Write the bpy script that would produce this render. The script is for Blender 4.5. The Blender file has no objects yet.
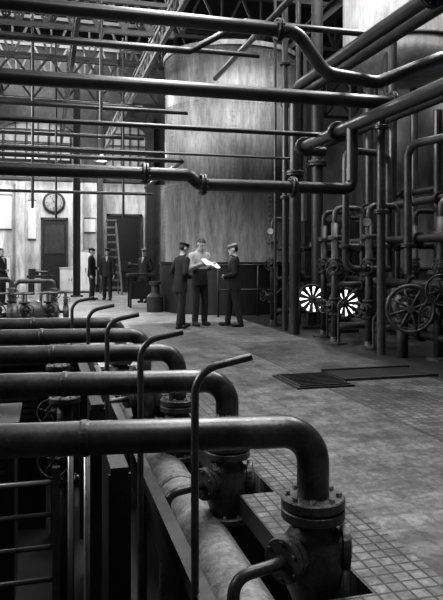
import bpy, math, random
from mathutils import Vector, Matrix, Euler
random.seed(7)
pi=math.pi
V=Vector
# ------------------------------------------------------------------ materials
def mat(name,col,rough=.5,metal=0.,var=.35,scale=3.,streak=False,bump=.0,spec=.5,grime=0.):
    m=bpy.data.materials.new(name); m.use_nodes=True
    nt=m.node_tree; n=nt.nodes; l=nt.links
    b=n['Principled BSDF']
    tc=n.new('ShaderNodeTexCoord'); mp=n.new('ShaderNodeMapping')
    l.new(tc.outputs['Object'],mp.inputs['Vector'])
    if streak: mp.inputs['Scale'].default_value=(1,1,.2)
    ns=n.new('ShaderNodeTexNoise'); ns.inputs['Scale'].default_value=scale
    ns.inputs['Detail'].default_value=8; ns.inputs['Roughness'].default_value=.65
    l.new(mp.outputs['Vector'],ns.inputs['Vector'])
    cr=n.new('ShaderNodeValToRGB')
    lo=col*(1-var); hi=col*(1+var)
    cr.color_ramp.elements[0].position=.35; cr.color_ramp.elements[1].position=.65
    cr.color_ramp.elements[0].color=(lo,lo,lo,1); cr.color_ramp.elements[1].color=(hi,hi,hi,1)
    l.new(ns.outputs['Fac'],cr.inputs['Fac']); out=cr.outputs['Color']
    if grime>0:
        n3=n.new('ShaderNodeTexNoise'); n3.inputs['Scale'].default_value=scale*7; n3.inputs['Detail'].default_value=10; n3.inputs['Roughness'].default_value=.75
        l.new(mp.outputs['Vector'],n3.inputs['Vector'])
        c3=n.new('ShaderNodeValToRGB'); c3.color_ramp.elements[0].position=.38; c3.color_ramp.elements[1].position=.6
        g=1-grime; c3.color_ramp.elements[0].color=(g,g,g,1); c3.color_ramp.elements[1].color=(1,1,1,1)
        l.new(n3.outputs['Fac'],c3.inputs['Fac'])
        mx=n.new('ShaderNodeMix'); mx.data_type='RGBA'; mx.blend_type='MULTIPLY'; mx.inputs[0].default_value=1
        l.new(out,mx.inputs[6]); l.new(c3.outputs['Color'],mx.inputs[7]); out=mx.outputs[2]
    l.new(out,b.inputs['Base Color'])
    b.inputs['Roughness'].default_value=rough; b.inputs['Metallic'].default_value=metal
    b.inputs['Specular IOR Level'].default_value=spec
    if bump>0:
        n2=n.new('ShaderNodeTexNoise'); n2.inputs['Scale'].default_value=scale*9; n2.inputs['Detail'].default_value=5
        l.new(tc.outputs['Object'],n2.inputs['Vector'])
        bp=n.new('ShaderNodeBump'); bp.inputs['Strength'].default_value=bump; bp.inputs['Distance'].default_value=.02
        l.new(n2.outputs['Fac'],bp.inputs['Height']); l.new(bp.outputs['Normal'],b.inputs['Normal'])
    return m
def tilemat(name,col,mort,size,rough=.45,var=.65,spots=((.9,.4,.35,.62),(9,.55,.4,.6)),bump=.5):
    m=bpy.data.materials.new(name); m.use_nodes=True
    nt=m.node_tree; n=nt.nodes; l=nt.links; b=n['Principled BSDF']
    tc=n.new('ShaderNodeTexCoord'); br=n.new('ShaderNodeTexBrick')
    br.offset=0; br.squash=1
    br.inputs['Scale'].default_value=1; br.inputs['Brick Width'].default_value=size; br.inputs['Row Height'].default_value=size
    br.inputs['Mortar Size'].default_value=size*.09; br.inputs['Mortar Smooth'].default_value=.2
    br.inputs['Color1'].default_value=(col,col,col,1); br.inputs['Color2'].default_value=(col*var,col*var,col*var,1)
    br.inputs['Mortar'].default_value=(mort,mort,mort,1)
    l.new(tc.outputs['Object'],br.inputs['Vector'])
    prev=br.outputs['Color']
    for sc,lo,p0,p1 in spots:
        ns=n.new('ShaderNodeTexNoise'); ns.inputs['Scale'].default_value=sc; ns.inputs['Detail'].default_value=9; ns.inputs['Roughness'].default_value=.7
        l.new(tc.outputs['Object'],ns.inputs['Vector'])
        cr=n.new('ShaderNodeValToRGB'); cr.color_ramp.elements[0].position=p0; cr.color_ramp.elements[1].position=p1
        cr.color_ramp.elements[0].color=(lo,lo,lo,1); cr.color_ramp.elements[1].color=(1.05,1.05,1.05,1)
        l.new(ns.outputs['Fac'],cr.inputs['Fac'])
        mx=n.new('ShaderNodeMix'); mx.data_type='RGBA'; mx.blend_type='MULTIPLY'; mx.inputs[0].default_value=1
        l.new(prev,mx.inputs[6]); l.new(cr.outputs['Color'],mx.inputs[7]); prev=mx.outputs[2]
    l.new(prev,b.inputs['Base Color'])
    b.inputs['Roughness'].default_value=rough
    bp=n.new('ShaderNodeBump'); bp.inputs['Strength'].default_value=bump; bp.inputs['Distance'].default_value=.006; bp.invert=True
    l.new(br.outputs['Fac'],bp.inputs['Height']); l.new(bp.outputs['Normal'],b.inputs['Normal'])
    return m
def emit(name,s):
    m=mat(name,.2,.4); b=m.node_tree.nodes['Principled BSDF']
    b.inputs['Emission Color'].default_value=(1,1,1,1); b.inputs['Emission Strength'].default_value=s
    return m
M={}
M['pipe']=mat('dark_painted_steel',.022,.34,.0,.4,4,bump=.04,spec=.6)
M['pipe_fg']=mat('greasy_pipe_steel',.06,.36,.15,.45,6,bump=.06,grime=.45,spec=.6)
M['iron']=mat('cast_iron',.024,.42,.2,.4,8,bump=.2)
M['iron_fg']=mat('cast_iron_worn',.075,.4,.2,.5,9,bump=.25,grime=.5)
M['light_pipe']=mat('lagged_pipe_cloth',.24,.6,.0,.35,4,bump=.2,grime=.5)
M['steel']=mat('worn_bright_steel',.25,.3,.6,.3,6)
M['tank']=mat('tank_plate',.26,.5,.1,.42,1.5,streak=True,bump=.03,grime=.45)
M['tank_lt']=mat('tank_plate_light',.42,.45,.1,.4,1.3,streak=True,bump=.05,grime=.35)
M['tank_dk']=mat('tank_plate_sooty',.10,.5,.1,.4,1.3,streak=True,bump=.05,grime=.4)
M['black']=mat('black_paint',.008,.5,0,.3,4)
M['conc']=mat('worn_concrete',.27,.5,0,.5,.8,bump=.2,grime=.5)
M['conc_dk']=mat('oily_concrete',.035,.4,0,.5,1.2,bump=.12,grime=.4)
M['path']=tilemat('worn_paving',.24,.18,.17,.42,.85,((.7,.4,.35,.6),(4,.45,.4,.6),(24,.55,.4,.62)),.1)
M['tile']=tilemat('quarry_tile',.27,.05,.075,spots=((.9,.35,.38,.62),(5,.45,.4,.6),(30,.5,.4,.62)))
M['tile2']=tilemat('quarry_tile_dark',.21,.05,.085,spots=((.9,.35,.38,.62),(5,.45,.4,.6),(30,.5,.4,.62)))
M['wall']=mat('whitewashed_wall',.48,.8,0,.4,.8,streak=True,grime=.45)
M['wall_dk']=mat('sooty_brick_wall',.04,.9,0,.5,.8,grime=.4)
M['ceil']=mat('sooty_roof',.02,.9,0,.4,.6)
M['truss']=mat('roof_steel',.022,.6,0,.4,2)
M['truss_lt']=mat('grey_painted_girder',.2,.6,0,.3,2)  # paler colour stands in for the skylight streaks along the roof
M['wood']=mat('grey_weathered_wood',.13,.8,0,.3,6,grime=.4)
M['coat']=mat('dark_wool',.012,.9,0,.3,12)
M['coat2']=mat('dark_blue_drill',.02,.9,0,.3,12)
M['shirt']=mat('pale_shirt',.33,.9,0,.1,12)
M['skin']=mat('skin',.33,.55,0,.08,10)
M['hair']=mat('dark_hair',.02,.6,0,.3,30)
M['cap_lt']=mat('grey_cap_cloth',.2,.9,0,.2,20)
M['paper']=mat('paper',.8,.8,0,.03,5)
M['white']=mat('white_enamel',.6,.4,0,.1,3)
M['glass']=emit('frosted_daylight_glass',.03)
M['glass_hi']=emit('clerestory_daylight_glass',.6)  # glowing panes for the added windows in the left wall
M['glow']=emit('backlit_opal_glass',2.6)  # added glowing disc, gives the white glare between the fan blades
M['louvre']=mat('grating_steel',.04,.45,.3,.4,8)
# ------------------------------------------------------------------ mesh builder
class MB:
    def __init__(s): s.v=[];s.f=[];s.m=[];s.s=[];s.mats=[]
    def mi(s,m):
        if m not in s.mats: s.mats.append(m)
        return s.mats.index(m)
    def add(s,vs,fs,m,smooth=True):
        o=len(s.v); s.v+= [V(x) for x in vs]; k=s.mi(m)
        for f in fs: s.f.append([i+o for i in f]); s.m.append(k); s.s.append(smooth)
    def done(s,name,parent=None,origin=None):
        xs=[p.x for p in s.v]; ys=[p.y for p in s.v]; zs=[p.z for p in s.v]
        o=V(((min(xs)+max(xs))/2,(min(ys)+max(ys))/2,min(zs))) if origin is None else V(origin)
        me=bpy.data.meshes.new(name); me.from_pydata([tuple(p-o) for p in s.v],[],s.f)
        for m in s.mats: me.materials.append(M[m])
        me.polygons.foreach_set('material_index',s.m); me.polygons.foreach_set('use_smooth',s.s)
        me.update()
        ob=bpy.data.objects.new(name,me); ob.location=o
        bpy.context.scene.collection.objects.link(ob)
        if parent: ob.parent=parent
        return ob
def frame(d):
    d=d.normalized(); u=V((0,0,1)) if abs(d.z)<.9 else V((1,0,0))
    x=u.cross(d).normalized(); y=d.cross(x).normalized(); return x,y
def sweep(mb,path,r,m,seg=14):
    path=[V(p) for p in path]; n=len(path)
    rs=r if isinstance(r,(list,tuple)) else [r]*n
    tans=[]
    for i in range(n):
        t=(path[min(i+1,n-1)]-path[max(i-1,0)]); tans.append(t.normalized())
    x,y=frame(tans[0]); vs=[]
    for i in range(n):
        t=tans[i]; x=(x-t*x.dot(t)).normalized(); y=t.cross(x)
        for k in range(seg):
            a=2*pi*k/seg; vs.append(path[i]+(x*math.cos(a)+y*math.sin(a))*rs[i])
    fs=[]
    for i in range(n-1):
        for k in range(seg):
            k2=(k+1)%seg; fs.append((i*seg+k,i*seg+k2,(i+1)*seg+k2,(i+1)*seg+k))
    mb.add(vs,fs,m,True)
    mb.add(vs[:seg],[tuple(reversed(range(seg)))],m,False); mb.add(vs[-seg:],[tuple(range(seg))],m,False)
def fillet(pts,R,n=8):
    pts=[V(p) for p in pts]; out=[pts[0]]
    for i in range(1,len(pts)-1):
        p=pts[i]; a=(pts[i-1]-p); b=(pts[i+1]-p); la,lb=a.length,b.length; a.normalize(); b.normalize()
        ang=a.angle(b)
        if ang>pi-.02: out.append(p); continue
        t=min(R/math.tan(ang/2),la*.49,lb*.49); rr=t*math.tan(ang/2)
        c=p+(a+b).normalized()*(rr/math.sin(ang/2)); s=p+a*t-c; e=p+b*t-c; w=pi-ang
        for k in range(n+1):
            f=k/n; out.append(c+(s*math.sin((1-f)*w)+e*math.sin(f*w))/math.sin(w))
    out.append(pts[-1]); return out
def lathe(mb,o,axis,prof,m,seg=20,smooth=False):
    o=V(o); ax=V(axis).normalized(); x,y=frame(ax); vs=[]
    for r,t in prof:
        for k in range(seg):
            a=2*pi*k/seg; vs.append(o+ax*t+(x*math.cos(a)+y*math.sin(a))*max(r,.0005))
    fs=[]
    for i in range(len(prof)-1):
        for k in range(seg):
            k2=(k+1)%seg; fs.append((i*seg+k,i*seg+k2,(i+1)*seg+k2,(i+1)*seg+k))
    fs.append(tuple(reversed(range(seg)))); nn=(len(prof)-1)*seg; fs.append(tuple(range(nn,nn+seg)))
    mb.add(vs,fs,m,smooth)
def cyl(mb,a,b,r,m,seg=12):
    a=V(a); b=V(b); lathe(mb,a,b-a,[(r,0),(r,(b-a).length)],m,seg,False)
    for i in range(len(mb.f)-seg-2,len(mb.f)-2): mb.s[i]=True
def flange(mb,c,axis,R,t,m,nb=8,seg=24):
    c=V(c); ax=V(axis).normalized()
    lathe(mb,c-ax*t/2,ax,[(R*.96,0),(R,t*.12),(R,t*.88),(R*.96,t)],m,seg)
    x,y=frame(ax)
    for k in range(nb):
        a=2*pi*(k+.5)/nb; p=c+(x*math.cos(a)+y*math.sin(a))*R*.8
        cyl(mb,p-ax*(t/2+R*.12),p+ax*(t/2+R*.12),R*.095,m,6)
def torus(mb,c,axis,R,r,m,seg=28,s2=8):
    c=V(c); ax=V(axis).normalized(); x,y=frame(ax); vs=[];fs=[]
    for i in range(seg):
        a=2*pi*i/seg; d=x*math.cos(a)+y*math.sin(a)
        for j in range(s2):
            b=2*pi*j/s2; vs.append(c+d*(R+r*math.cos(b))+ax*r*math.sin(b))
    for i in range(seg):
        for j in range(s2):
            i2=(i+1)%seg;j2=(j+1)%s2; fs.append((i*s2+j,i2*s2+j,i2*s2+j2,i*s2+j2))
    mb.add(vs,fs,m,True)
def wheel(mb,c,axis,R,m,sp=5,r=None):
    c=V(c); ax=V(axis).normalized(); r=r or R*.085
    torus(mb,c,ax,R,r,m); lathe(mb,c-ax*R*.14,ax,[(R*.17,0),(R*.17,R*.28)],m,12)
    x,y=frame(ax)
    for k in range(sp):
        a=2*pi*k/sp+.3; cyl(mb,c,c+(x*math.cos(a)+y*math.sin(a))*R,r*.75,m,6)
def sphere(mb,c,r,m,seg=14,rings=8,rot=None):
    c=V(c); r=r if isinstance(r,(tuple,list)) else (r,r,r); vs=[];fs=[]
    for i in range(rings+1):
        t=pi*i/rings
        for k in range(seg):
            a=2*pi*k/seg; p=V((r[0]*math.sin(t)*math.cos(a),r[1]*math.sin(t)*math.sin(a),r[2]*math.cos(t)))
            if i in(0,rings): p=V((1e-5*math.cos(a),1e-5*math.sin(a),p.z))
            if rot: p=rot@p
            vs.append(c+p)
    for i in range(rings):
        for k in range(seg):
            k2=(k+1)%seg; fs.append((i*seg+k,(i+1)*seg+k,(i+1)*seg+k2,i*seg+k2))
    fs.append(tuple(range(seg))); fs.append(tuple(reversed(range(rings*seg,rings*seg+seg))))
    mb.add(vs,fs,m,True)
def box(mb,lo,hi,m):
    x0,y0,z0=lo;x1,y1,z1=hi
    vs=[(x0,y0,z0),(x1,y0,z0),(x1,y1,z0),(x0,y1,z0),(x0,y0,z1),(x1,y0,z1),(x1,y1,z1),(x0,y1,z1)]
    mb.add(vs,[(0,3,2,1),(4,5,6,7),(0,1,5,4),(1,2,6,5),(2,3,7,6),(3,0,4,7)],m,False)
def bar(mb,a,b,w,m,h=None):
    """rectangular section bar between two points"""
    a=V(a);b=V(b);h=h or w;x,y=frame(b-a);vs=[]
    for p in(a,b):
        for sx,sy in((-1,-1),(1,-1),(1,1),(-1,1)): vs.append(p+x*sx*w/2+y*sy*h/2)
    mb.add(vs,[(0,3,2,1),(4,5,6,7),(0,1,5,4),(1,2,6,5),(2,3,7,6),(3,0,4,7)],m,False)
def valve(mb,c,axis,up,s,m,wh=True,ws=1.):
    """globe valve: body, end flanges, bonnet, yoke, stem and handwheel"""
    c=V(c);ax=V(axis).normalized();up=V(up).normalized()
    lathe(mb,c-ax*1.5*s,ax,[(.62*s,0),(.6*s,.35*s),(.95*s,.95*s),(1.08*s,1.5*s),(.95*s,2.05*s),(.6*s,2.65*s),(.62*s,3*s)],m,20,True)
    for sg in(-1,1): flange(mb,c+ax*1.5*s*sg,ax,1.2*s,.3*s,m,8,20)
    lathe(mb,c,up,[(.75*s,0),(.7*s,1.15*s),(.72*s,1.2*s)],m,16,True)
    flange(mb,c+up*1.3*s,up,1.0*s,.26*s,m,6,18)
    lathe(mb,c+up*1.4*s,up,[(.6*s,0),(.45*s,.35*s),(.3*s,.5*s),(.3*s,.8*s)],m,14,True)
    sd=ax.cross(up)
    for sg in(-1,1): sweep(mb,[c+up*1.45*s+sd*.5*s*sg,c+up*2.1*s+sd*.5*s*sg,c+up*2.6*s+sd*.15*s*sg],.1*s,m,6)
    cyl(mb,c+up*1.5*s,c+up*3.25*s,.11*s,m,8)
    if wh: wheel(mb,c+up*2.95*s,up,1.25*s*ws,m,5)
# ------------------------------------------------------------------ room shell
A0,A1,B0,B1,ZC=-9.,12.,-4.,28.,11.
aa=[1.15,1.10,1.04,.95,.85]; bb=[2.69,3.93,5.22,6.47,7.72]
mb=MB()
def fl(a0,a1,b0,b1,m): box(mb,(a0,b0,-.12),(a1,b1,0),m)
fl(A0,-3.5,B0,B1,'conc_dk'); fl(-3.5,.68,B0,1,'conc_dk'); fl(-3.5,.68,11,B1,'conc')
fl(.68,1.34,B0,1,'tile'); fl(.68,1.34,8.6,B1,'conc'); fl(1.34,1.7,B0,12,'tile'); fl(1.34,1.7,12,B1,'conc')
e=[1.]+[x for b in bb for x in(b-.2,b+.2)]+[8.6]
for i in range(0,len(e),2): fl(1.12,1.34,e[i],e[i+1],'tile')
fl(1.7,2.95,B0,14,'path'); fl(1.7,4.4,14,B1,'conc'); fl(2.95,4.4,B0,10.5,'tile2'); fl(2.95,4.4,10.5,14,'path'); fl(4.4,A1,B0,B1,'conc_dk')
mb.done('floor',origin=(0,0,0))
mb=MB() # service pit
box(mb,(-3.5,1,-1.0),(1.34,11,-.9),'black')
box(mb,(1.34,1,-.9),(1.42,8.6,-.12),'conc_dk'); box(mb,(-3.6,1,-.9),(-3.5,11,-.12),'conc_dk')
box(mb,(-3.5,.9,-.9),(1.34,1,-.12),'conc_dk'); box(mb,(-3.5,11,-.9),(.76,11.1,-.12),'conc_dk')
box(mb,(.68,8.6,-.9),(1.34,8.7,-.12),'conc_dk'); box(mb,(.68,8.7,-.9),(.76,11,-.12),'conc_dk')
mb.done('service_pit')
def wall(name,lo,hi,split=None):
    mb=MB()
    if split:
        box(mb,lo,(hi[0],hi[1],split),'wall'); box(mb,(lo[0],lo[1],split),hi,'wall_dk')
    else: box(mb,lo,hi,'wall_dk')
    return mb.done(name)
wall('wall_back',(A0,B1,0),(A1,B1+.3,ZC),4.6)
wall('wall_left',(A0-.3,B0,0),(A0,B1,ZC)); wall('wall_right',(A1,B0,0),(A1+.3,B1,ZC)); wall('wall_front',(A0,B0-.3,0),(A1,B0,ZC))
mb=MB(); box(mb,(A0,B0,ZC),(A1,B1,ZC+.3),'ceil'); mb.done('ceiling')
def window(name,a0,a1,z0,z1,arch=False,nx=6,nz=4,mglass='glass'):
    mb=MB(); b=B1-.02
    w=(a1-a0)/2; c=(a0+a1)/2
    if arch:
        pts=[(a0,z0),(a1,z0)]+[(c+w*math.cos(t*pi/16),z1-w*.6+w*.6*math.sin(t*pi/16)) for t in range(17)]
    else: pts=[(a0,z0),(a1,z0),(a1,z1),(a0,z1)]
    mb.add([(x,b-.02,z) for x,z in pts],[tuple(range(len(pts)))],mglass,False)
    loop=pts+[pts[0]]
    for p,q in zip(loop,loop[1:]): bar(mb,(p[0],b-.05,p[1]),(q[0],b-.05,q[1]),.2,'truss',.12)
    for i in range(1,nx):
        x=a0+(a1-a0)*i/nx
        zt=z1 if not arch else z1-w*.6+w*.6*math.sqrt(max(0,1-((x-c)/w)**2))
        bar(mb,(x,b-.05,z0),(x,b-.05,zt),.06,'truss')
    for i in range(1,nz):
        z=z0+(z1-z0)*i/nz; hw=w
        if arch and z>z1-w*.6: hw=w*math.sqrt(max(0,1-((z-(z1-w*.6))/(w*.6))**2))
        bar(mb,(c-hw,b-.05,z),(c+hw,b-.05,z),.06,'truss')
    return mb.done(name)
window('window_1',-2.1,1.5,4.7,7.2,True,8,5)
window('window_2',2.4,4.2,4.7,7.2,True,5,5)
window('window_3',-7.2,-3.,4.7,7.2,True,8,5)
for k,(y0,y1) in enumerate(((4.,11.),(12.,19.))):  # out-of-view windows added in the left wall to light the tank
    mb=MB(); x=A0+.02
    mb.add([(x,y0,4.6),(x,y1,4.6),(x,y1,9.),(x,y0,9.)],[(0,1,2,3)],'glass_hi',False)
    for i in range(9): y=y0+(y1-y0)*i/8; bar(mb,(x+.04,y,4.6),(x+.04,y,9.),.07,'truss')
    for i in range(6): z=4.6+4.4*i/5; bar(mb,(x+.04,y0,z),(x+.04,y1,z),.07,'truss')
    mb.done('window_%d'%(4+k))
mb=MB() # door
box(mb,(-.15,B1-.08,0),(.85,B1-.01,3.0),'black'); 
for x0 in(-.2,.82): box(mb,(x0,B1-.14,0),(x0+.08,B1-.01,3.08),'truss')
box(mb,(-.2,B1-.14,3.0),(.9,B1-.01,3.1),'truss'); box(mb,(-.05,B1-.11,1.6),(.75,B1-.08,2.8),'conc_dk'); mb.done('door_1')
mb=MB()
box(mb,(2.6,B1-.08,0),(3.9,B1-.01,3.2),'black'); box(mb,(2.5,B1-.12,0),(2.6,B1-.01,3.3),'truss'); box(mb,(3.9,B1-.12,0),(4.,B1-.01,3.3),'truss'); box(mb,(2.5,B1-.12,3.2),(4.,B1-.01,3.3),'truss'); mb.done('door_2')
mb=MB() # wall clock
lathe(mb,(.33,B1-.12,3.72),(0,1,0),[(.4,0),(.46,.02),(.46,.11)],'black',36); lathe(mb,(.33,B1-.135,3.72),(0,1,0),[(.33,0),(.36,.01)],'conc',32)
for k in range(12):
    t=k*pi/6; bar(mb,(.33+.27*math.sin(t),B1-.145,3.72+.27*math.cos(t)),(.33+.32*math.sin(t),B1-.145,3.72+.32*math.cos(t)),.025,'black')
bar(mb,(.33,B1-.15,3.72),(.45,B1-.15,3.85),.03,'black'); bar(mb,(.33,B1-.15,3.72),(.24,B1-.15,3.96),.02,'black'); mb.done('wall_clock')
for a,m,w in((-1.0,'wall',.35),(1.35,'wall',.25),(4.3,'truss',.3),(2.2,'truss',.22)):
    mb=MB(); box(mb,(a-w/2,B1-.5,0),(a+w/2,B1-.01,7.6 if m=='truss' else 4.5),m)
    box(mb,(a-w/2-.06,B1-.56,0),(a+w/2+.06,B1-.01,.3),m); mb.done('wall_pilaster')
for a,w,h in((.95,.8,1.0),(-1.9,1.1,1.5),(1.6,.5,1.7)):
    mb=MB(); box(mb,(a-w/2,B1-1.2,.08),(a+w/2,B1-.7,h),'white'); box(mb,(a-w/2-.03,B1-1.23,h),(a+w/2+.03,B1-.67,h+.04),'wall')
    for sx in(-1,1):
        for yy in(-1.15,-.75): box(mb,(a+sx*(w/2-.06)-.03,B1+yy-.03,0),(a+sx*(w/2-.06)+.03,B1+yy+.03,.08),'black')
        box(mb,(a+sx*w/4-w*.21,B1-1.225,.14),(a+sx*w/4+w*.21,B1-1.2,h-.06),'white')
        box(mb,(a+sx*.05-.012,B1-1.25,h*.5),(a+sx*.05+.012,B1-1.225,h*.6),'black')
    mb.done('storage_cabinet')
for a,z,w,h in((-.55,2.2,.3,1.6),(1.8,2.5,.45,.6),(-1.6,2.6,.5,1.4)):
    mb=MB(); box(mb,(a-w/2,B1-.05,z),(a+w/2,B1-.01,z+h),'white'); 
    for s in(0,1): box(mb,(a-w/2-.02,B1-.06,z+s*h-.02),(a+w/2+.02,B1-.005,z+s*h+.02),'truss')
    mb.done('notice_board')
mb=MB()
for sy in(0,1):
    for sx in(-1,1): bar(mb,(2.45+sx*.36,24.9+sy*1.3,0),(2.45+sx*.18,25.55,2.9),.07,'wood')
for i in range(1,10):
    f=i/10; bar(mb,(2.45-.36+.18*f,24.9+.65*f,2.9*f),(2.45+.36-.18*f,24.9+.65*f,2.9*f),.05,'wood',.08)
box(mb,(2.25,25.45,2.86),(2.65,25.65,2.92),'wood'); mb.done('step_ladder')
for a,b,w,h in((-2.6,25.3,1.6,1.25),(-.2,26.,.9,1.0),(3.45,26.9,.8,1.3)):
    mb=MB(); box(mb,(a-w/2,b,0),(a-w/4,b+.5,h*.65),'iron'); box(mb,(a+w/4,b,0),(a+w/2,b+.5,h*.65),'iron'); box(mb,(a-w/2-.05,b-.05,h*.65),(a+w/2+.05,b+.55,h*.75),'iron')
    box(mb,(a-w/2,b+.1,h*.75),(a-w/5,b+.4,h),'iron'); lathe(mb,(a-w/5,b+.25,h*.88),(1,0,0),[(.12,0),(.12,.12),(.04,.13),(.04,w*.5)],'iron_fg',16); box(mb,(a+w*.3,b+.15,h*.75),(a+w*.42,b+.35,h*.97),'iron')
    mb.done('bench_lathe')
# ------------------------------------------------------------------ roof steel
def truss(p0,p1,h,n,m='truss',w=.12,name='roof_truss'):
    mb=MB(); p0=V(p0);p1=V(p1);up=V((0,0,h))
    bar(mb,p0,p1,w,m);bar(mb,p0+up,p1+up,w,m)
    for i in range(n):
        a=p0.lerp(p1,i/n);b=p0.lerp(p1,(i+1)/n);c=p0.lerp(p1,(i+.5)/n)+up
        bar(mb,a,c,w*.6,m);bar(mb,c,b,w*.6,m);bar(mb,a,a+up,w*.5,m)
    return mb.done(name)
AL=A0+.03; AR=A1-.03
for b in(9.5,13,16.5,20,23.5,26.5): truss((AL,b,8.38),(AR,b,8.38),1.4,16)
for b in(15.,19.6,22.): truss((AL+.3,b,6.6),(2.9 if b<19 else AR,b,6.6),.7,20,w=.1,name='lattice_girder')
for a in(.6,2.4): truss((a,9.6,6.0),(a,27.3,6.0),.4,26,'truss_lt' if a>2 else 'truss',.09,'crane_girder')
for a in(-4.5,-1.8,3.3,7.5):
    mb=MB(); box(mb,(a-.15,2,7.9),(a+.15,27.9,7.96),'truss'); box(mb,(a-.15,2,8.24),(a+.15,27.9,8.3),'truss'); box(mb,(a-.02,2,7.96),(a+.02,27.9,8.24),'truss'); mb.done('roof_purlin')
for a,b in((-3.9,14.4),(-3.9,21.4),(7.4,17.6),(4.55,21.4),(1.1,24.5),(-1.9,24.5)):
    mb=MB(); box(mb,(a-.13,b-.13,0),(a-.1,b+.13,7.9),'truss');box(mb,(a+.1,b-.13,0),(a+.13,b+.13,7.9),'truss');box(mb,(a-.1,b-.015,0),(a+.1,b+.015,7.9),'truss')
    box(mb,(a-.22,b-.22,0),(a+.22,b+.22,.05),'truss'); mb.done('steel_column')
mb=MB(); box(mb,(-8.9,23.,4.7),(.85,24.2,4.78),'truss')
for i in range(14):
    x=-8.8+i*.74; cyl(mb,(x,23.03,4.78),(x,23.03,5.8),.025,'truss',6)
for z in(5.3,5.8): cyl(mb,(-8.9,23.03,z),(.85,23.03,z),.025,'truss',6)
mb.done('catwalk')
# ------------------------------------------------------------------ riveted storage tank
def rivet_tank(name,a,b,r,z0,z1,m,seams,nv=6,plinth=True,rv=True):
    mb=MB(); seg=72
    prof=[(r*.985,z0),(r,z0)]
    lev=[z0]+seams+[z1]
    for i,(p,q) in enumerate(zip(lev,lev[1:])):
        rr=r+(.012 if i%2 else 0); prof+=[(rr,p+.001),(rr,q)]
    prof+=[(r+.012,z1),(r*.3,z1+.25),(.01,z1+.3)]
    lathe(mb,(a,b,0),(0,0,1),prof,m,seg,True)
    lathe(mb,(a,b,z1-.12),(0,0,1),[(r,0),(r+.06,0),(r+.06,.12),(r,.14)],m,seg)
    if rv:
        for z in seams+[z1-.3]:
            for k in range(110):
                t=2*pi*k/110
                for dz in(-.05,.05): sphere(mb,(a+(r+.014)*math.cos(t),b+(r+.014)*math.sin(t),z+dz),.016,m,5,3)
        for i,(p,q) in enumerate(zip(lev,lev[1:])):
            for j in range(nv):
                t=2*pi*(j+(.5 if i%2 else 0))/nv-.25
                n=int((q-p)/.11)
                for k in range(n):
                    for dt in(-.03,.03):
                        z=p+(k+.5)*(q-p)/n; tt=t+dt/r
                        sphere(mb,(a+(r+.014)*math.cos(tt),b+(r+.014)*math.sin(tt),z),.016,m,5,3)
    if plinth: lathe(mb,(a,b,0),(0,0,1),[(r+.12,0),(r+.12,z0-.06),(r+.18,z0-.05),(r+.18,z0)],'black',seg)
    return mb.done(name)
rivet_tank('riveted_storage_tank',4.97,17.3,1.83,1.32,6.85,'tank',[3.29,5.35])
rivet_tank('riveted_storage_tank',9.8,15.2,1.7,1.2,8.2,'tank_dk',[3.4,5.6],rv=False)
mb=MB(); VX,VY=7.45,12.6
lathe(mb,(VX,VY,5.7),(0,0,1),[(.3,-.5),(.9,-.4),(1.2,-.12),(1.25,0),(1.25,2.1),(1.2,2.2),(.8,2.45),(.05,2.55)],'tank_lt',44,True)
torus(mb,(VX,VY,5.9),(0,0,1),1.27,.04,'iron',48,6); torus(mb,(VX,VY,7.3),(0,0,1),1.27,.04,'iron',48,6)
for k in range(4):
    t=pi/4+k*pi/2; x=VX+1.1*math.cos(t); y=VY+1.1*math.sin(t); bar(mb,(x,y,0),(x,y,5.8),.12,'truss')
mb.done('elevated_vessel')
# horizontal riveted boiler in brick setting behind the manifolds
mb=MB(); BX,BZ,BR=8.6,1.9,1.35
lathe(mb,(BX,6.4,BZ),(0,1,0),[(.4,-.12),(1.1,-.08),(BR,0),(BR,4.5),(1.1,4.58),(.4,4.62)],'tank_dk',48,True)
for y in(6.5,7.9,9.4,10.8):
    torus(mb,(BX,y,BZ),(0,1,0),BR,.025,'iron',48,6)
    for k in range(50):
        t=2*pi*k/50; sphere(mb,(BX+BR*math.cos(t),y+.08,BZ+BR*math.sin(t)),.02,'iron',5,3)
box(mb,(BX-1.1,6.6,0),(BX+1.1,10.7,1.0),'wall_dk')
cyl(mb,(BX,8.5,BZ+BR-.05),(BX,8.5,BZ+BR+.5),.3,'iron',20); flange(mb,(BX,8.5,BZ+BR+.5),(0,0,1),.4,.08,'iron',12)
mb.done('horizontal_boiler')
# ------------------------------------------------------------------ overhead pipes
def pipe(name,pts,r,m='pipe',R=None,fls=(),seg=16,hang=()):
    mb=MB(); sweep(mb,fillet(pts,R or r*2.2),r,m,seg)
    for p,ax in fls:
        ax=V(ax); p=V(p); flange(mb,p-ax*r*.22,ax,r*1.7,r*.36,m); flange(mb,p+ax*r*.22,ax,r*1.7,r*.36,m)
    for p,zt in hang:
        p=V(p); torus(mb,p,(1,0,0),r*1.08,r*.16,'truss',16,6); cyl(mb,p+V((0,0,r)),(p.x,p.y,zt),.012,'truss',6)
    return mb.done(name)
X=(1,0,0);Y=(0,1,0);Z=(0,0,1); ZT=ZC-.03; BN=B0+.03; AP=A0+.2
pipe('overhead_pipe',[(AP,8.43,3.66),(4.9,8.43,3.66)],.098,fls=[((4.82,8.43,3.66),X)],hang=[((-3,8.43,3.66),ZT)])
pipe('overhead_pipe',[(AP,8.43,2.52),(1.83,8.43,2.52),(1.97,8.43,2.40),(4.2,8.43,2.40),(4.2,8.43,3.3)],.085,R=.14,fls=[((1.25,8.43,2.52),X),((2.02,8.43,2.40),X),((3.3,8.43,2.40),X)],hang=[((-2.,8.43,2.52),3.56)])
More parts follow.
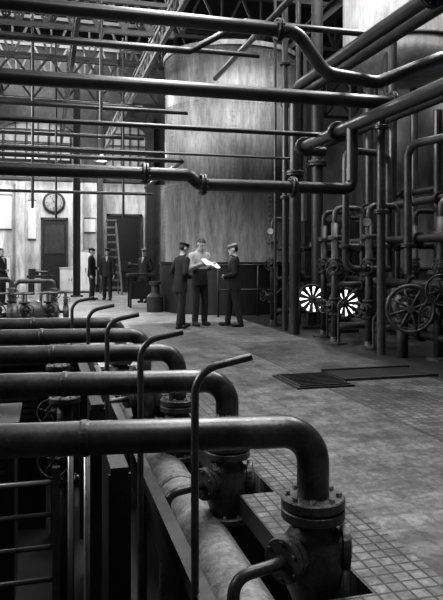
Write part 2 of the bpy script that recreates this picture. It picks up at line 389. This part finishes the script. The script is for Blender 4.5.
pipe('overhead_pipe',[(AP,7.9,4.4),(3.15,7.9,4.36),(3.55,7.9,3.85),(4.3,7.9,3.78),(5.3,7.9,4.2),(AR,7.9,4.2)],.088,R=.3,fls=[((2.9,7.9,4.36),X)],hang=[((-1,7.9,4.38),7.9)])
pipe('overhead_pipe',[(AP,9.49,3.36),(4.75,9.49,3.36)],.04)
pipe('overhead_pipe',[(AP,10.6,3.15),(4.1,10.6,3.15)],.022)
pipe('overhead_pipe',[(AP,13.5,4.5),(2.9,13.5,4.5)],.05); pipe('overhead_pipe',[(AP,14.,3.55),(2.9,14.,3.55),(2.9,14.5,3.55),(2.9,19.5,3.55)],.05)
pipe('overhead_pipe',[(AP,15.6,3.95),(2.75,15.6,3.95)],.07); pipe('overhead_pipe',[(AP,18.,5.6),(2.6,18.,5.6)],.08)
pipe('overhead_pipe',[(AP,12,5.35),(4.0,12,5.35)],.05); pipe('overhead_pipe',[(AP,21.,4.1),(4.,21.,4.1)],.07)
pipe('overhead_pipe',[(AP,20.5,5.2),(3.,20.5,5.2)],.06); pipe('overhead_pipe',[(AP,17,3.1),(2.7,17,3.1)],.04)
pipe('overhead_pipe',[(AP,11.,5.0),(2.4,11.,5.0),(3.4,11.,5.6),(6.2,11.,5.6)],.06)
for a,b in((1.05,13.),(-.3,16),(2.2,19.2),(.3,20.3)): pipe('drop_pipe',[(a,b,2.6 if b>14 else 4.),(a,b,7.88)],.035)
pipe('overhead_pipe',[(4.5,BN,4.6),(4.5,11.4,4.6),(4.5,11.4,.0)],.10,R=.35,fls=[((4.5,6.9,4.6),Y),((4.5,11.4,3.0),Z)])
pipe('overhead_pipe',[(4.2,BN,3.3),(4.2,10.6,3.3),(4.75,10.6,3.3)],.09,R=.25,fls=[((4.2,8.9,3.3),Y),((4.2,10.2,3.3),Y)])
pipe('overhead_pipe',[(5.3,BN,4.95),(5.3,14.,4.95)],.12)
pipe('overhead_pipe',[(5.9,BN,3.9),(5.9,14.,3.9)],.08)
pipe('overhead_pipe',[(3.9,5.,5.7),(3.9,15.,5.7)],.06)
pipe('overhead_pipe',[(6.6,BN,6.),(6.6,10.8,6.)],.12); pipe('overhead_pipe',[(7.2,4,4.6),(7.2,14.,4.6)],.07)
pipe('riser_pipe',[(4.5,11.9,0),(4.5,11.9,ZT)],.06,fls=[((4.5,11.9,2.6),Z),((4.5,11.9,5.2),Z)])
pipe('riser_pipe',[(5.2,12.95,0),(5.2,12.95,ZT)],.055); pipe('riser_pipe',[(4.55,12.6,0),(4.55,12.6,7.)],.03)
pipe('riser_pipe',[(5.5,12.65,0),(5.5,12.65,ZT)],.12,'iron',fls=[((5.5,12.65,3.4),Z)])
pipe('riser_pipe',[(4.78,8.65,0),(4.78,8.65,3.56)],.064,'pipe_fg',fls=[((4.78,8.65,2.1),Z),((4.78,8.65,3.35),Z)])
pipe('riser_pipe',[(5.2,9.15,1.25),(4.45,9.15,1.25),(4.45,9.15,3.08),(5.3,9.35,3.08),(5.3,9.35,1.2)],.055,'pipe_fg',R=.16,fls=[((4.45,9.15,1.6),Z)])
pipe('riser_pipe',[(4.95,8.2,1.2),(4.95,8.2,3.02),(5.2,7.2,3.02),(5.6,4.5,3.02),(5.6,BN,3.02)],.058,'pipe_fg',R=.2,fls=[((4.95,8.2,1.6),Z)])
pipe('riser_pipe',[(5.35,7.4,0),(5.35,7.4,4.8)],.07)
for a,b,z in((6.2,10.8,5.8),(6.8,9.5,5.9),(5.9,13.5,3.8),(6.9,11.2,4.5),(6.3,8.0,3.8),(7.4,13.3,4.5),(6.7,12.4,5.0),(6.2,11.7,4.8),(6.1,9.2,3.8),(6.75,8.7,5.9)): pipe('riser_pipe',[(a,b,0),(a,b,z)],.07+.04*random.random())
# ------------------------------------------------------------------ valve manifolds on the right
def manifold(a,b,seed,m='iron'):
    rnd=random.Random(seed); mb=MB()
    lathe(mb,(a,b,0),Z,[(.2,0),(.2,.03),(.09,.05),(.07,.12)],m,18)
    cyl(mb,(a,b,.02),(a,b,2.0),.06,m,14)
    valve(mb,(a,b,.62),Z,V((-.95,-.3,.05)),.085,m)
    valve(mb,(a,b,1.28),Z,V((-.6,-.8,0)),.08,m)
    flange(mb,(a,b,1.75),Z,.12,.06,m)
    cyl(mb,(a,b,.98),(a+1.1,b+.1,.98),.05,m); valve(mb,(a+.6,b+.05,.98),X,(0,-.25,1),.08,m)
    cyl(mb,(a,b,1.62),(a+1.2,b,1.62),.045,m); valve(mb,(a+.55,b,1.62),X,(0,-1,.2),.07,m)
    cyl(mb,(a,b,.3),(a+1.,b,.3),.06,m)
    sweep(mb,fillet([(a,b,2.0),(a,b,2.25),(a+.5,b,2.25),(a+.5,b,.98)],.12),.045,m,10)
    sweep(mb,fillet([(a-.02,b-.18,0),(a-.02,b-.18,.4+.3*rnd.random()),(a+.3,b-.18,.9)],.1),.02,m,8)
    if seed%3==0:
        lathe(mb,(a-.06,b-.05,1.98),(-.5,-.85,0),[(.02,0),(.08,.01),(.085,.05)],m,18); lathe(mb,(a-.085,b-.093,1.98),(-.5,-.85,0),[(.065,0),(.065,.006)],'conc',18)
    return mb.done('valve_manifold')
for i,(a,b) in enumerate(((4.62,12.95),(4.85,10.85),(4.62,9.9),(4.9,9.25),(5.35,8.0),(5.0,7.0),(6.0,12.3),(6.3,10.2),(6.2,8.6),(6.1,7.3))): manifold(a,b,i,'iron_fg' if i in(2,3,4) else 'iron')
for z,a in((1.05,5.15),(.3,5.3),(1.7,5.25),(2.3,5.6),(2.6,6.4)):
    pipe('distribution_header',[(a,6.2,z),(a,11.,z)],.06,'iron',fls=[((a,8.4,z),Y),((a,10.7,z),Y)])
def bigwheel(c,ax,R,m='iron_fg'):
    mb=MB(); c=V(c); wheel(mb,c,ax,R,m,8,R*.08); torus(mb,c,ax,R*.86,R*.03,m); ax=V(ax).normalized()
    cyl(mb,c,c-ax*.45,.04,m,10); valve(mb,c-ax*.6,Z,ax,.14,m,False); cyl(mb,(c.x-ax.x*.6,c.y-ax.y*.6,0),(c.x-ax.x*.6,c.y-ax.y*.6,c.z),.08,m)
    return mb.done('large_handwheel_valve')
bigwheel((4.72,7.75,.74),(-.35,-.93,0),.31)
bigwheel((5.0,7.45,1.0),(-.5,-.85,0),.2,'iron')
bigwheel((4.75,10.1,1.15),(-.4,-.9,0),.17,'iron')
def fan(c,R):
    mb=MB(); c=V(c); ax=V((-.38,-.92,0)).normalized(); x,y=frame(ax)
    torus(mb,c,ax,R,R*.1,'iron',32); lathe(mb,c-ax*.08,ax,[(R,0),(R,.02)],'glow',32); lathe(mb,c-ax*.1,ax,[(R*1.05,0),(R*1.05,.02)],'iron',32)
    lathe(mb,c-ax*.03,ax,[(R*.28,0),(R*.24,.08),(.02,.1)],'iron',16)
    for k in range(11):
        t=2*pi*k/11; d=x*math.cos(t)+y*math.sin(t); e=ax.cross(d)
        mb.add([c+d*R*.2-e*.02,c+d*R*.2+e*.02,c+d*R+e*R*.19+ax*.03,c+d*R-e*R*.16],[(0,1,2,3)],'iron',False)
    box(mb,(c.x-.1,c.y+.0,0),(c.x+.1,c.y+.12,c.z-R*.95),'iron'); box(mb,(c.x-.25,c.y-.1,0),(c.x+.25,c.y+.2,.06),'iron')
    return mb.done('ventilator_fan')
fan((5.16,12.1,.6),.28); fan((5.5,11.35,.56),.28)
mb=MB(); box(mb,(5.9,14.3,0),(7.6,14.8,2.3),'iron')
for i in range(4): lathe(mb,(6.1+i*.4,14.3,1.7),(0,-1,0),[(.13,0),(.13,.04),(.11,.05)],'black',20); lathe(mb,(6.1+i*.4,14.245,1.7),(0,-1,0),[(.1,0),(.1,.004)],'light_pipe',20)
mb.done('gauge_panel')
# ------------------------------------------------------------------ foreground pipe bank with elbows and valves
for i,(a,b) in enumerate(zip(aa,bb)):
    mb=MB(); r=.072; zp=.652; drop=.36
    L=4.3; d=V((-1,.139,0)).normalized(); end=V((a,b,0))+d*L
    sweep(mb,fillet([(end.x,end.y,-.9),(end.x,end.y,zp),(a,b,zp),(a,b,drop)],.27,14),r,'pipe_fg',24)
    p=V((a,b,zp))+d*1.0; lathe(mb,p-d*.02,d,[(r+.002,0),(r+.006,.01),(r+.006,.03),(r+.002,.04)],'pipe_fg',24)
    if i>0: drop=.27
    flange(mb,(a,b,drop-.02),Z,.142,.045,'iron_fg',8,32); flange(mb,(a,b,drop-.072),Z,.142,.045,'iron_fg',8,32)
    zz=drop-.36
    lathe(mb,(a,b,-.28),Z,[(.085,0),(.08,.08),(.085,.16+zz),(.125,.26+zz),(.14,.36+zz),(.125,.46+zz),(.085,.53+zz),(.08,.57+zz)],'iron_fg',28,True)
    if i>0: cyl(mb,(a,b,.2),(a,b,.45),r,'pipe_fg',24)
    flange(mb,(a,b,-.2),Z,.135,.045,'iron_fg',8,28)
    sd=V((-.86,-.5,0)).normalized(); zc=.14+zz
    lathe(mb,V((a,b,zc)),sd,[(.075,0),(.06,.14),(.055,.17)],'iron_fg',20,True)
    flange(mb,V((a,b,zc))+sd*.17,sd,.095,.03,'iron_fg',6,24); flange(mb,V((a,b,zc))+sd*.205,sd,.095,.03,'iron_fg',6,24)
    p0=V((a,b,zc))+sd*.2; hz=V((-1,-.05,0)).normalized()
    sweep(mb,fillet([p0,p0+sd*.07,p0+sd*.09+hz*.16+V((0,0,-.02)),p0+sd*.1+hz*.18+V((0,0,-.6))],.08,8),.026,'pipe_fg',12)
    lathe(mb,V((a,b,zc)),V((.9,-.3,0)),[(.08,0),(.075,.12),(.1,.125),(.1,.155),(.03,.17)],'iron_fg',20,False)
    sweep(mb,fillet([(a,b,-.25),(a,b,-.42),(.9,b,-.42)],.08),.08,'iron_fg',16)
    mb.done('elbow_pipe_with_valve')
mb=MB(); sweep(mb,[(.93,1.05,-.32),(.93,8.55,-.32)],.165,'light_pipe',28)
for b in(2.2,4.6,7.): lathe(mb,(.93,b,-.32),Y,[(.17,0),(.185,.02),(.185,.06),(.17,.08)],'light_pipe',28)
for b in(1.8,5.8,8.):  box(mb,(.83,b,-.9),(1.03,b+.1,-.45),'conc_dk')
mb.done('header_main_pipe')
hk=[(.598,2.634,1.0),(.52,3.69,.993),(.456,5.06,.98),(.39,6.31,.965),(.289,7.58,.965)]
for a,b,z in hk:
    mb=MB(); sweep(mb,fillet([(a,b,-.9),(a,b,z-.05),(a+.245,b+.0,z)],.12,10),.0165 if b<3 else .018,'pipe_fg',14)
    lathe(mb,(a,b,-.9),Z,[(.06,0),(.06,.02),(.03,.03)],'iron',14); mb.done('hooked_vent_pipe')
mb=MB(); box(mb,(.60,1.05,-.05),(.67,8.55,.03),'louvre'); box(mb,(.63,1.05,-.3),(.66,8.55,-.05),'iron')
for b in(1.6,3.1,4.4,5.7,7.): box(mb,(.62,b-.03,-.9),(.66,b+.03,-.05),'iron')
mb.done('pit_edge_beam')
for b in(2.95,4.25,5.5,6.75):
    mb=MB(); box(mb,(.30,b,-.9),(.34,b+.7,.45),'black'); box(mb,(.28,b-.02,.45),(.36,b+.72,.48),'iron'); box(mb,(.27,b-.02,-.9),(.37,b,.45),'iron'); mb.done('baffle_plate')
mb=MB()
for z in(.52,.39,.26,.13,.0,-.13,-.26): cyl(mb,(-1.3,2.70,z),(.04,2.70,z),.011,'steel' if z>.5 else 'pipe_fg',8)
for a in(-1.3,-.62,.04): bar(mb,(a,2.70,-.9),(a,2.70,.58),.03,'pipe_fg')
mb.done('iron_guard_rail')
mb=MB()
for a,b,h in((.18,3.0,.56),(.12,3.35,.56)): cyl(mb,(a,b,-.9),(a,b,h),.014,'steel',8)
mb.done('pit_support_rods')
for i,(a,b,w) in enumerate(((-.9,3.2,.9),(-.7,4.5,1.),(-.5,5.8,1.),(-.4,7.1,.9),(-.3,8.6,.9),(-2.2,3.6,1.),(-2.2,5.2,1.),(-2.2,6.8,1.))):
    mb=MB(); box(mb,(a-w/2,b,-.9),(a+w/2,b+.55,.3),'black'); box(mb,(a-w/2-.03,b-.03,.3),(a+w/2+.03,b+.58,.34),'iron')
    for k in range(7): box(mb,(a-w/2+.06,b-.015,-.1+k*.05),(a+w/2-.06,b,-.075+k*.05),'louvre')
    mb.done('pump_housing')
for i,(a,b) in enumerate(((.12,4.35),(.1,5.65),(.12,6.9),(.2,8.35))):
    mb=MB(); cyl(mb,(a,b,-.9),(a,b,.1),.06,'iron',12); valve(mb,(a,b,.1),Z,(-.3,-.9,.3),.08,'iron'); cyl(mb,(a,b,.2),(a,b,.5),.05,'iron',12); flange(mb,(a,b,.5),Z,.1,.04,'iron'); mb.done('globe_valve')
mb=MB(); box(mb,(2.62,6.55,0),(3.3,7.35,.02),'iron'); box(mb,(2.66,6.59,.02),(3.26,7.31,.035),'louvre')
for k in range(9): box(mb,(2.68,6.62+k*.075,.035),(3.24,6.64+k*.075,.045),'iron')
mb.done('floor_hatch')
mb=MB(); box(mb,(3.35,6.9,0),(4.5,7.5,.012),'black'); box(mb,(3.33,6.85,0),(4.55,6.9,.03),'louvre'); box(mb,(3.33,7.5,0),(4.55,7.55,.03),'louvre'); mb.done('floor_channel_cover')
def pump(a,b,s=1.,rot=0):
    mb=MB(); box(mb,(a-.5*s,b-.3*s,0),(a+.6*s,b+.3*s,.12),'iron')
    lathe(mb,(a-.45*s,b,.45*s),X,[(.1*s,0),(.26*s,.06*s),(.28*s,.2*s),(.26*s,.5*s),(.12*s,.58*s),(.05*s,.62*s),(.05*s,.8*s)],'iron_fg',24,True)
    lathe(mb,(a+.25*s,b,.45*s),X,[(.1*s,0),(.24*s,.02*s),(.26*s,.08*s),(.26*s,.14*s),(.24*s,.2*s),(.1*s,.22*s)],'iron_fg',24)
    box(mb,(a-.35*s,b-.15*s,.1),(a,b+.15*s,.3*s),'iron'); box(mb,(a+.27*s,b-.12*s,.1),(a+.43*s,b+.12*s,.3*s),'iron')
    cyl(mb,(a+.35*s,b,.6*s),(a+.35*s,b,1.0*s),.06*s,'iron_fg'); valve(mb,(a+.35*s,b,.85*s),Z,(.2,-1,.1),.08*s,'iron_fg')
    sweep(mb,fillet([(a+.35*s,b,1.0*s),(a+.35*s,b,1.15*s),(a-.5*s,b,1.15*s),(a-.5*s,b,.1)],.15*s),.05*s,'iron_fg',12)
    return mb.done('circulation_pump')
pump(-.9,12.1,.9); pump(-.15,12.9,.85); pump(-1.5,13.6,1.); pump(.2,14.3,.6)
for a,b in((-.35,11.45),(.05,11.6),(-.8,11.5)): 
    mb=MB(); lathe(mb,(a,b,0),Z,[(.15,0),(.15,.03),(.05,.06)],'iron',14); cyl(mb,(a,b,0),(a,b,.8),.045,'iron'); valve(mb,(a,b,.55),Z,(.3,-.95,0),.075,'iron'); wheel(mb,(a,b,.82),Z,.16,'iron_fg'); mb.done('valve_stand')
mb=MB(); box(mb,(2.25,18.4,.9),(3.0,19.0,.98),'iron')
for x in(2.3,2.92):
    for y in(18.45,18.92): box(mb,(x,y,0),(x+.05,y+.05,.9),'iron')
box(mb,(2.35,18.5,.25),(2.9,18.9,.75),'black'); mb.done('workbench')
mb=MB(); lathe(mb,(2.78,17.,0),Z,[(.22,0),(.22,.4),(.12,.5),(.1,.7),(.16,.72),(.16,.8)],'iron',20); mb.done('oil_dispenser')
mb=MB()
for i in range(5): cyl(mb,(4.0+i*.5,15.1,0),(4.0+i*.5,15.1,1.25),.025,'black',8)
for z in(.65,1.25): cyl(mb,(4.,15.1,z),(6.,15.1,z),.025,'black',8)
mb.done('guard_railing')
# ------------------------------------------------------------------ people
def remesh(src,vox):
    me=bpy.data.meshes.new('t'); me.from_pydata([tuple(p) for p in src.v],[],src.f); me.update()
    ob=bpy.data.objects.new('t',me); bpy.context.scene.collection.objects.link(ob)
    r=ob.modifiers.new('r','REMESH'); r.mode='VOXEL'; r.voxel_size=vox
    s=ob.modifiers.new('s','SMOOTH'); s.iterations=2; s.factor=.5
    dg=bpy.context.evaluated_depsgraph_get(); dg.update()
    e=bpy.data.meshes.new_from_object(ob.evaluated_get(dg))
    vs=[v.co.copy() for v in e.vertices]; fs=[tuple(p.vertices) for p in e.polygons]
    bpy.data.objects.remove(ob); bpy.data.meshes.remove(me); bpy.data.meshes.remove(e)
    return vs,fs
def ringloft(mb,rings,m,seg=20):
    vs=[];fs=[]
    for c,rx,ry in rings:
        for k in range(seg):
            t=2*pi*k/seg; vs.append((c[0]+rx*math.cos(t),c[1]+ry*math.sin(t),c[2]))
    for i in range(len(rings)-1):
        for k in range(seg):
            k2=(k+1)%seg; fs.append((i*seg+k,i*seg+k2,(i+1)*seg+k2,(i+1)*seg+k))
    fs.append(tuple(reversed(range(seg)))); n=(len(rings)-1)*seg; fs.append(tuple(range(n,n+seg)))
    mb.add(vs,fs,m)
def chain(mb,pts,rs,m,seg=12):
    pts=[V(p) for p in pts]
    for i in range(len(pts)-1):
        lathe(mb,pts[i],pts[i+1]-pts[i],[(rs[i],0),(rs[i+1],(pts[i+1]-pts[i]).length)],m,seg,True)
    for p,r in zip(pts,rs): sphere(mb,p,r,m,seg,8)
def hand(mb,w,d,n,side):
    """w wrist, d finger direction, n palm normal (towards what is held)"""
    w=V(w);d=V(d).normalized();n=V(n);n=(n-d*n.dot(d)).normalized();s=d.cross(n)*side
    R=Matrix((s,d,n)).transposed()
    sphere(mb,w+d*.05,(.042,.055,.017),'skin',12,8,R)
    for k,(off,ln) in enumerate(((-.03,.072),(-.01,.082),(.011,.078),(.031,.062))):
        p=w+d*.088+s*off; q=p+(d*.9+n*.25).normalized()*ln*.45; r=q+(d*.55+n*.8).normalized()*ln*.32; t=r+(d*.1+n).normalized()*ln*.25
        chain(mb,[p-d*.02,q,r,t],[.0095,.009,.0082,.007],'skin',8)
    p=w+d*.03-s*.035; q=p-s*.022+d*.03+n*.012; r=q+d*.03+n*.018-s*.002
    chain(mb,[p,q,r],[.012,.0105,.009],'skin',8)
def person(name,a,b,face,H,arms,feet,coat='coat',legs='coat2',cap='cap',lean=.0,headpitch=0.,headyaw=0.,vox=.011,hem=.80,shirt=True,low=None):
    s=MB()
    ly=lambda z: lean*max(0,(z-.9))/.6
    ringloft(s,[((0,ly(z)+o,z),rx,ry) for z,rx,ry,o in((hem,.182,.14,0),(hem+.05,.184,.142,0),(.98,.172,.132,0),(1.1,.163,.122,.005),(1.22,.178,.125,.01),(1.34,.195,.125,.005),(1.42,.188,.108,-.005),(1.47,.13,.085,-.01),(1.51,.068,.065,-.005),(1.54,.058,.06,0))],'x')
    ringloft(s,[((0,0,z),rx,ry) for z,rx,ry in((.76,.15,.11),(.85,.165,.12),(.98,.16,.12),(1.05,.1,.09))],'x')
    for sx,(fx,fy) in zip((-1,1),feet):
        hip=V((sx*.085,0,.9)); ank=V((fx,fy,.1)); kn=hip.lerp(ank,.5)+V((sx*.005,.03,0))
        chain(s,[hip,kn,ank],[.094,.074,.063],'x',14)
        sphere(s,(fx+sx*.005,fy+.015,.055),(.046,.07,.055),'x',14,8)
        sphere(s,(fx+sx*.012,fy+.105,.042),(.047,.105,.042),'x',14,8)
        sphere(s,(fx+sx*.005,fy-.03,.035),(.04,.05,.035),'x',12,8)
    for sx,(el,wr,hd,pn) in zip((-1,1),arms):
        sh=V((sx*.185,ly(1.42),1.405)); chain(s,[sh,el,wr],[.07,.057,.045],'x',14); chain(s,[(sx*.1,ly(1.42),1.41),sh],[.075,.07],'x',12)
    HR=Matrix.Rotation(headyaw,3,'Z')@Matrix.Rotation(-headpitch,3,'X')
    base=V((0,ly(1.5),1.52)); hp=lambda x,y,z: base+HR@(V((x,y,z))-V((0,0,1.52)))
    chain(s,[(0,ly(1.45),1.46),hp(0,.005,1.57)],[.06,.056],'x',12)
    sphere(s,hp(0,.0,1.665),(.077,.096,.095),'x',16,12,HR); sphere(s,hp(0,.03,1.60),(.058,.066,.078),'x',16,10,HR)
    sphere(s,hp(0,.085,1.55),(.028,.022,.022),'x',10,8,HR)
    sphere(s,hp(0,.108,1.622),(.014,.022,.018),'x',8,6,HR); sphere(s,hp(0,.098,1.645),(.011,.014,.028),'x',8,6,HR)
    sphere(s,hp(0,.088,1.675),(.045,.014,.011),'x',10,6,HR); sphere(s,hp(0,.094,1.585),(.024,.012,.012),'x',10,6,HR)
    for sx in(-1,1): sphere(s,hp(sx*.078,-.005,1.635),(.012,.02,.032),'x',10,8,HR)
    vs,fs=remesh(s,vox)
    o=MB()
    groups={}
    for f in fs:
        c=sum((vs[i] for i in f),V((0,0,0)))/len(f)
        if c.z>1.505 : m='skin'
        elif shirt and c.z>1.30 and abs(c.x)<(c.z-1.28)*.22 and c.y>.03: m='shirt'
        elif c.z<.095: m='black'
        elif c.z<hem-.004: m=legs
        elif low and c.z<low and abs(c.x)<.2 and c.y<.16: m=legs
        else: m=coat
        groups.setdefault(m,[]).append(f)
    o.v=list(vs)
    for m,ff in groups.items():
        k=o.mi(m)
        for f in ff: o.f.append(list(f)); o.m.append(k); o.s.append(True)
    for sx,(el,wr,hd,pn) in zip((-1,1),arms): 
        hand(o,V(wr)+V(hd).normalized()*.015,hd,pn,sx); lathe(o,V(wr)-V(hd).normalized()*.03,hd,[(.048,0),(.05,.03),(.046,.04)],coat,14)
    for sx in(-1,1):
        sphere(o,hp(sx*.03,.088,1.648),(.012,.008,.007),'hair',8,6,HR); sphere(o,hp(sx*.03,.094,1.668),(.018,.006,.004),'hair',8,6,HR)
    sphere(o,hp(0,.105,1.587),(.021,.005,.004),'hair',8,6,HR)
    h=MB(); sphere(h,V((0,0,0)),(.083,.102,.101),'hair',20,14)
    keep=[f for f in h.f if (lambda c: c.z>.028 or (c.y<-.02 and c.z>-.055) )(sum((h.v[i] for i in f),V((0,0,0)))/len(f))]
    keep=[f for f in keep if (lambda c: not (c.y>.05 and c.z<.05))(sum((h.v[i] for i in f),V((0,0,0)))/len(f))]
    o.add([hp(0,-.004,1.668)+HR@p for p in h.v],keep,'hair')
    if cap:
        cm={'cap':'coat','light':'cap_lt'}[cap]
        vsr=[(.086,1.70),(.09,1.715),(.104,1.728),(.108,1.742),(.095,1.758),(.06,1.768),(.004,1.772)]
        seg=24; vv=[];ff=[]
        for r,z in vsr:
            for k in range(seg):
                t=2*pi*k/seg; vv.append(hp(r*.92*math.cos(t),.0+r*1.12*math.sin(t)+(z-1.7)*.15,z+.02*math.sin(t)*(-.4)))
        for i in range(len(vsr)-1):
            for k in range(seg):
                k2=(k+1)%seg; ff.append((i*seg+k,i*seg+k2,(i+1)*seg+k2,(i+1)*seg+k))
        o.add(vv,ff,cm)
        vz=[]
        for z in(0,-.006):
            for k in range(9):
                t=pi*(.15+.7*k/8); vz.append(hp(.08*math.cos(t),.095*math.sin(t),1.702+z)); vz.append(hp(.083*math.cos(t),.095*math.sin(t)+.05*math.sin(t),1.688+z))
        ff=[]
        for k in range(8): ff.append((2*k,2*k+1,2*k+3,2*k+2)); ff.append((18+2*k,18+2*k+2,18+2*k+3,18+2*k+1)); ff.append((2*k+1,18+2*k+1,18+2*k+3,2*k+3))
        o.add(vz,ff,'black')
    torus(o,(0,ly(1.5)-.003,1.505),(0,-.25,1),.064,.014,coat,20,8)
    ob=o.done(name,origin=(0,0,0))
    fx,fy=face; phi=math.atan2(-fx,fy)
    k=H/(1.775 if cap else 1.77)
    ob.scale=(k,k,k); ob.rotation_euler=(0,0,phi); ob.location=(a,b,0)
    return ob
def armpose(kind,sx,lean=0):
    if kind=='down': return (V((sx*.225,-.01,1.13)),V((sx*.235,.04,.88)),V((0,.15,-1)),V((-sx,.2,0)))
    if kind=='belly': return (V((sx*.235,-.02+lean*.5,1.14)),V((sx*.09,.19+lean*.5,1.06)),V((-sx*.7,.5,.1)),V((-sx*.3,-.6,0)))
    if kind=='hold': return (V((sx*.23,.03+lean,1.15)),V((sx*.15,.27+lean,1.22)),V((-sx*.25,.9,.1)),V((-sx*.6,0,.6)))
    if kind=='point': return (V((sx*.23,.09+lean,1.18)),V((sx*.12,.33+lean,1.27)),V((-sx*.1,1,0)),V((-sx*.3,0,-1)))
    if kind=='pocket': return (V((sx*.27,-.06,1.14)),V((sx*.19,.05,.93)),V((-sx*.2,.3,-1)),V((-sx,.1,0)))
    if kind=='back': return (V((sx*.25,-.09,1.14)),V((sx*.08,-.19,1.0)),V((-sx,.0,-.3)),V((0,.9,0)))
def ps(l,r,lean=0): return (armpose(l,-1,lean),armpose(r,1,lean))
st=[(-.11,0),(.11,.0)]; st2=[(-.13,.14),(.12,-.1)]; st3=[(-.1,-.14),(.11,.14)]
person('workman',2.62,12.9,(.85,.3),1.74,ps('pocket','belly',.0),st2,'coat','coat',cap='cap',lean=.06,headpitch=.2,vox=.009,hem=.74,shirt=False)
person('engineer',3.12,13.30,(.32,-.95),1.85,ps('hold','hold',.0),st,'shirt','coat2',cap=None,headpitch=.45,headyaw=.05,vox=.009,hem=.80,low=1.14)
person('foreman',3.78,12.97,(-.95,.3),1.72,ps('belly','belly'),st3,'coat','coat',cap='light',headpitch=.12,vox=.009,hem=.78)
person('workman',1.50,22.4,(.9,-.3),1.76,ps('belly','down'),st,'coat','coat2',cap='cap',vox=.014)
person('workman',2.02,22.3,(-.3,-.9),1.76,ps('down','down'),st2,'coat2','coat',cap='cap',vox=.014,shirt=True)
person('workman',3.02,20.55,(-.7,-.7),1.72,ps('back','back'),st,'coat2','coat',cap='light',vox=.014)
person('workman',-1.3,20.55,(.8,-.5),1.72,ps('down','belly'),st,'coat','coat',cap=None,vox=.014)
f=V((.32,-.95,0)).normalized(); rt=V((f.y,-f.x,0)); c0=V((3.12,13.30,0))+f*.44+V((0,0,1.31))
mb=MB(); vs=[];fs=[];n=8
for layer in(0,1):
    for i in range(n+1):
        for j in range(n+1):
            u=i/n-.5; w=j/n-.5
            vs.append(c0+rt*u*.34+f*w*.2+V((0,0,-w*.12+.04*math.sin(u*5)-.003*layer)))
N=(n+1)**2
for i in range(n):
    for j in range(n):
        q=(i*(n+1)+j,(i+1)*(n+1)+j,(i+1)*(n+1)+j+1,i*(n+1)+j+1); fs.append(q); fs.append(tuple(N+x for x in reversed(q)))
mb.add(vs,fs,'paper'); mb.done('drawing_sheet')
# ------------------------------------------------------------------ light
def area(name,loc,sx,sy,p,rot=(0,0,0)):
    l=bpy.data.lights.new(name,'AREA'); l.shape='RECTANGLE'; l.size=sx; l.size_y=sy; l.energy=p
    o=bpy.data.objects.new(name,l); o.location=loc; o.rotation_euler=rot; bpy.context.scene.collection.objects.link(o); return o
area('skylight_lamp_aisle',(3.2,9.5,10.6),2.2,9,1900)
area('skylight_lamp_near',(2.,1.,10.6),2,3,420)
area('skylight_lamp_rear',(-.5,24.6,10.4),7,4.5,2000)
area('skylight_lamp_right',(8.,9.,10.7),2,7,1200)
area('window_daylight',(A0+.25,7.5,6.8),4.2,6.8,1100,(0,-pi/2,0))  # unseen fill light added from the left for tank and people
area('window_daylight',(A0+.25,15.5,6.8),4.2,6.8,1500,(0,-pi/2,0))  # second added fill, further back along the left wall
for x0,x1,y0,y1 in((2.1,4.3,5,14),(.9,3.1,-.6,2.6),(-4,3,22.35,26.85),(7,9,5.5,12.5)):
    mb=MB()
    for x in(x0-.1,x1): box(mb,(x,y0,ZC-.35),(x+.1,y1,ZC-.01),'truss')
    for y in(y0-.1,y1): box(mb,(x0-.1,y,ZC-.35),(x1+.1,y+.1,ZC-.01),'truss')
    mb.done('skylight_frame')
for a,b in((-.5,25.),(2.0,24.3)):
    mb=MB(); lathe(mb,(a,b,5.0),Z,[(.3,0),(.22,.12),(.06,.22),(.03,.3)],'white',20,True); cyl(mb,(a,b,5.25),(a,b,8.3),.012,'black',6); mb.done('pendant_lamp')
    l=bpy.data.lights.new('pendant_bulb','POINT'); l.energy=300; l.shadow_soft_size=.12; o=bpy.data.objects.new('pendant_bulb',l); o.location=(a,b,4.88); bpy.context.scene.collection.objects.link(o)
w=bpy.data.worlds.new('world'); bpy.context.scene.world=w; w.use_nodes=True
w.node_tree.nodes['Background'].inputs[0].default_value=(.5,.5,.5,1); w.node_tree.nodes['Background'].inputs[1].default_value=.1
# ------------------------------------------------------------------ camera
cam=bpy.data.cameras.new('camera'); co=bpy.data.objects.new('camera',cam); bpy.context.scene.collection.objects.link(co)
cam.sensor_fit='VERTICAL'; cam.sensor_height=24; cam.lens=26; cam.shift_y=-.07; cam.clip_end=200
co.location=(0,0,1.42); co.rotation_euler=(pi/2,0,-math.radians(15.13))
bpy.context.scene.camera=co
try:
    bpy.context.scene.view_settings.view_transform='Standard'
    bpy.context.scene.view_settings.look='Medium High Contrast'
except Exception as ex: print(ex)
